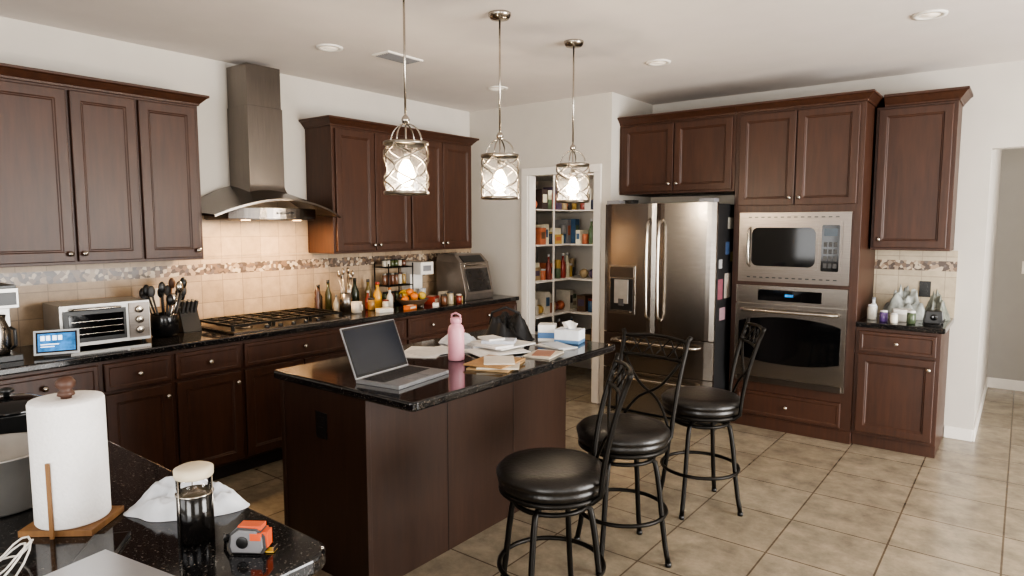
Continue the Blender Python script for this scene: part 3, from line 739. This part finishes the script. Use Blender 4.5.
for i in range(6):
    jar(m,-.11+i*.045,0,.02,.1,random.choice(['#5a3726','#8a6e3a','#41492a','#6a4a36']),'#222222',.012); jar(m,-.11+i*.045,.0,.02,.1,random.choice(['#5a3726','#8a6e3a','#b0a898','#6a4a36']),random.choice(['#4a2a20','#222222','#8a8478']),.172)
    jar(m,-.11+i*.045,0,.02,.06,random.choice(['#5a3726','#b0a898','#41492a']),'#222222',.332)
place_left(m,'spice_rack',3.93,-4.36,0,0)
m=MB()
m.lathe((0,0,0),[(.06,0),(.10,.02),(.135,.06),(.14,.066),(.132,.066),(.09,.03),(.002,.018)],C('#5a4634'),32)
for i in range(11):
    a=i*2.4; r=.07*(i%3)/2+.02; m.ball((r*math.cos(a),r*math.sin(a),.065+.03*(i//5)),.034,C(random.choice(['#c97a26','#c26e20','#a83c20','#b89a3a'])),16,10)
for k in range(3):
    m.tube([(-.10+.01*k+.02*t,-.06+.02*k,.10+.03*math.sin(t*.45)) for t in range(8)],lambda q:.006+.012*math.sin(pi*min(1,max(0,q))),C('#c9a93c'),8)
m.build('fruit_bowl',(-4.10,3.90,CT))
for (x,y,w,d,h,c,r) in [(-4.09,4.12,.10,.10,.07,'#9c3c2c',20),(-4.06,4.27,.09,.10,.10,'#cbc5b6',-10),(-4.03,4.39,.07,.07,.05,'#b09a5a',5),(-3.95,4.03,.05,.07,.03,'#d8d4cc',40),(-3.96,3.74,.06,.1,.035,'#b5642c',10),(-4.0,3.50,.07,.12,.03,'#d2cdc2',-15)]:
    m=MB(); m.box(-w/2,w/2,-d/2,d/2,0,h,C(c)); m.box(-w/2-.0006,w/2+.0006,-d*.35,d*.35,h*.3,h*.7,C('#d0c8b8')); m.box(-w*.3,w*.3,-d*.3,d*.3,h,h+.0008,C('#d0c8b8')); m.build('snack_box',(x,y,CT),math.radians(r),.003,1)
m=MB()
m.box(-.08,.08,-.15,.12,0,.03,WHITE); m.box(-.075,.075,.0,.12,.03,.32,WHITE); m.box(-.078,.078,-.14,.12,.25,.36,WHITE); m.box(-.05,.05,-.142,-.139,.28,.33,GREY)
m.lathe((0,-.07,.03),[(.03,0),(.036,.09),(.032,.09),(.028,.006),(.002,.005)],C('#c8c8ca'),20); m.tube([(.0,-.10,.24),(.0,-.10,.252)],.012,BLACK,10)
place_left(m,'coffee_pod_machine',4.20,-4.36+.0,0)
m=MB() # ice maker
m.rings([[(-.20,-.36,0),(.20,-.36,0),(.20,0,0),(-.20,0,0)],[(-.20,-.37,.06),(.20,-.37,.06),(.20,0,.06),(-.20,0,.06)],[(-.20,-.30,.34),(.20,-.30,.34),(.20,0,.36),(-.20,0,.36)],[(-.19,-.22,.42),(.19,-.22,.42),(.19,-.01,.42),(-.19,-.01,.42)]],P('brown_steel','#8a8179',.35,.8,.08))
m.rings([[(-.16,-.372,.08),(.16,-.372,.08),(.16,-.318,.29),(-.16,-.318,.29)],[(-.155,-.377,.085),(.155,-.377,.085),(.155,-.323,.285),(-.155,-.323,.285)]],C('#2a2725',.15))
m.box(-.15,.15,-.31,-.303,.305,.325,CHROME); m.rings([[(-.15,-.30,.345),(.15,-.30,.345),(.15,-.235,.405),(-.15,-.235,.405)],[(-.145,-.305,.348),(.145,-.305,.348),(.145,-.24,.408),(-.145,-.24,.408)]],BLACK)
m.tube([(-.2,-.30,.34),(.2,-.30,.34)],.006,CHROME,6)
place_left(m,'countertop_ice_maker',4.66,-4.06-.30,0,.004)

# ------------------------------------------------------------ pantry
sh=[.35,.70,1.05,1.41,1.76,2.12]
m=MB()
for z in sh:
    m.box(-3.72,XS-.11,5.78,6.29,z-.012,z,WHITE)
for x in (-3.3,): m.box(x-.006,x+.006,5.775,5.785,0,CZ-.01,WHITE)
m.build('pantry_shelving')
m=MB()
for z in sh: m.box(XL+.01,-3.74,5.21,6.29,z-.012,z,WHITE)
for yy in (5.5,): m.box(-3.75,-3.735,yy,yy+.015,0,CZ-.01,WHITE)
m.build('pantry_side_shelving')
pal=['#8d3a33','#b89850','#3f5f80','#d4cec0','#56684e','#54485e','#b3694a','#a4906e','#7e3f38','#e2dec6','#2c3240','#aa9c86','#5f4836','#3a3230','#8e8e90','#c5c0b4']
def stuff(m,x,yb,z,hm,face):
    k=random.random(); c=random.choice(pal)
    def bx(a0,a1,d0,d1,z0,z1,mat):
        if face=='y': m.box(a0,a1,yb+d0,yb+d1,z0,z1,mat)
        else: m.box(yb-d1,yb-d0,a0,a1,z0,z1,mat)
    def ctr(a,dd): return (a,yb+dd) if face=='y' else (yb-dd,a)
    j=random.random()*.06
    if k<.3:
        w=.035+.09*random.random(); h=.08+random.random()*(hm-.08)
        bx(x,x+w,j,j+.18,z,z+h,C(c)); bx(x+w*.15,x+w*.85,j-.0015,j,z+h*.35,z+h*.75,C(random.choice(pal)))
        if h<hm*.5: bx(x+.005,x+w-.005,j+.01,j+.16,z+h,z+h+.04+.04*random.random(),C(random.choice(pal)))
    elif k<.52:
        r=.033; w=2*r; a,b=ctr(x+r,j+.035); m.lathe((a,b,z),[(r,0),(r,.10),(r*.92,.103)],C(c,.3),16)
        if random.random()<.6: m.lathe((a,b,z+.104),[(r,0),(r,.09),(r*.9,.092)],C(random.choice(pal),.3),16)
    elif k<.78: r=.025+.02*random.random(); w=2*r; a,b=ctr(x+r,j+.045); jar(m,a,b,r,.09+.12*random.random(),c,random.choice(['#222222','#8a7a40','#c8c8c8','#7a2a20']),z)
    elif k<.88: r=.03; w=2*r; a,b=ctr(x+r,j+.035); bottle(m,a,b,r,min(hm,.26),c,'#cccccc',z)
    else:
        w=.1; a,b=ctr(x+.05,j+.06); m.ball((a,b,z+.05),(.05,.05,.05) ,C(c),14,8)
    return w
for zi,z in enumerate(sh):
    m=MB(); x=-3.70
    while x<XS-.24: x+=stuff(m,x,5.84,z,.27,'y')+.004+.012*random.random()
    m.build('pantry_groceries')
    m=MB(); y=5.25
    while y<6.1: y+=stuff(m,y,-3.80,z,.27,'x')+.006
    m.build('pantry_side_groceries')

# ------------------------------------------------------------ right counter clutter
m=MB(); jar(m,0,0,.03,.11,'#d4d0c4','#e0e0e0'); m.build('supplement_jar',(-.86,5.42,CT))
m=MB(); jar(m,0,0,.026,.08,'#5f4a80','#e0e0e0'); m.build('pill_bottle',(-.77,5.34,CT))
m=MB(); jar(m,0,0,.024,.07,'#e0dcd0','#c8c8c8'); m.build('pill_bottle',(-.70,5.30,CT))
m=MB(); bottle(m,0,0,.028,.15,'#c9cdd2','#8a9096'); m.build('lotion_bottle',(-.87,5.54,CT))
m=MB(); jar(m,0,0,.028,.09,'#46523c','#dddddd'); m.build('supplement_jar',(-.60,5.34,CT))
lumpy('plastic_shopping_bag',(-.69,5.66,CT),.16,.12,.20,P('plastic_bag','#8f938e',.35,0,.45,12),4.4,0,8,.4,2)
lumpy('plastic_shopping_bag',(-.49,5.69,CT),.09,.11,.15,P('plastic_bag2','#6a6d64',.35,0,.5,14),9.4,0,8,.4,2)
m=MB(); m.box(-.08,.08,-.06,.06,0,.05,C('#b8b4aa')); m.box(-.081,.081,-.03,.03,.01,.04,C('#5a7a5c')); m.box(-.06,.06,-.05,.05,.0505,.085,C('#d4d2cc')); m.build('medicine_box_stack',(-.67,5.46,CT),.2,.003,1)
m=MB(); m.rings([[(-.06,-.04,0),(.06,-.04,0),(.06,.04,0),(-.06,.04,0)],[(-.05,-.03,.09),(.05,-.03,.09),(.05,.03,.09),(-.05,.03,.09)]],BLACK); m.cyl((0,-.035,.045),.022,-.01,GLASSB,18,'y'); m.build('portable_speaker',(-.48,5.46,CT),.2,.008,2)
m=MB(); m.tube([(-.06,0,.006),(0,-.05,.006),(.06,-.05,.006),(.075,-.03,.03),(.09,.0,.05),(.08,.03,.02),(.05,.0,.006),(.02,.02,.01),(-.03,.03,.006)],.003,BLACK,6); m.build('charger_cord',(-.49,5.32,CT+.001))

# ------------------------------------------------------------ lights
def area(name,loc,rot,sx,sy,e,col=(1,1,1)):
    l=bpy.data.lights.new(name,'AREA'); l.shape='RECTANGLE'; l.size=sx; l.size_y=sy; l.energy=e; l.color=col
    o=bpy.data.objects.new(name,l); S.collection.objects.link(o); o.location=loc; o.rotation_euler=rot; return o
DAY=(1.0,.98,.95)
area('window_daylight',(-2.4,YR-.14,1.6),(pi/2,0,0),2.4,1.4,50,DAY)
area('window_daylight',(.6,YR-.14,1.2),(pi/2,0,0),2.0,2.2,175,DAY)
area('window_daylight',(XR+.14,-.8,1.4),(pi/2,0,pi/2),2.0,1.8,80,DAY)
area('window_daylight',(XR+.14,3.55,1.2),(pi/2,0,pi/2),2.7,2.2,430,DAY)
area('hood_lamp',(-4.2,2.45,1.63),(0,0,0),.08,.08,11,(1,.68,.38)); area('hood_lamp',(-4.2,2.85,1.63),(0,0,0),.08,.08,11,(1,.68,.38))
def pt(name,loc,e,col,r=.1):
    l=bpy.data.lights.new(name,'POINT'); l.energy=e; l.color=col; l.shadow_soft_size=r
    o=bpy.data.objects.new(name,l); S.collection.objects.link(o); o.location=loc
pt('pantry_lamp',(-3.4,5.45,2.5),15,(1,.94,.87)); pt('hall_fill',(1.2,7.0,2.4),30,(1,.95,.88))  # the hall one is an unseen fill light, added to brighten the hallway end
w=bpy.data.worlds.new('world'); S.world=w; w.use_nodes=True
bg=w.node_tree.nodes['Background']; bg.inputs[0].default_value=(.9,.95,1,1); bg.inputs[1].default_value=1.0

# ------------------------------------------------------------ camera
cam=bpy.data.cameras.new('camera'); cam.sensor_width=36; cam.lens=660/1024*36; cam.clip_start=.02
co=bpy.data.objects.new('camera',cam); S.collection.objects.link(co)
co.location=(0,0,1.6); co.rotation_euler=(math.radians(90-5.4),0,math.radians(37.8)); S.camera=co
S.view_settings.view_transform='AgX'; S.view_settings.look='AgX - Medium High Contrast'; S.view_settings.exposure=.22
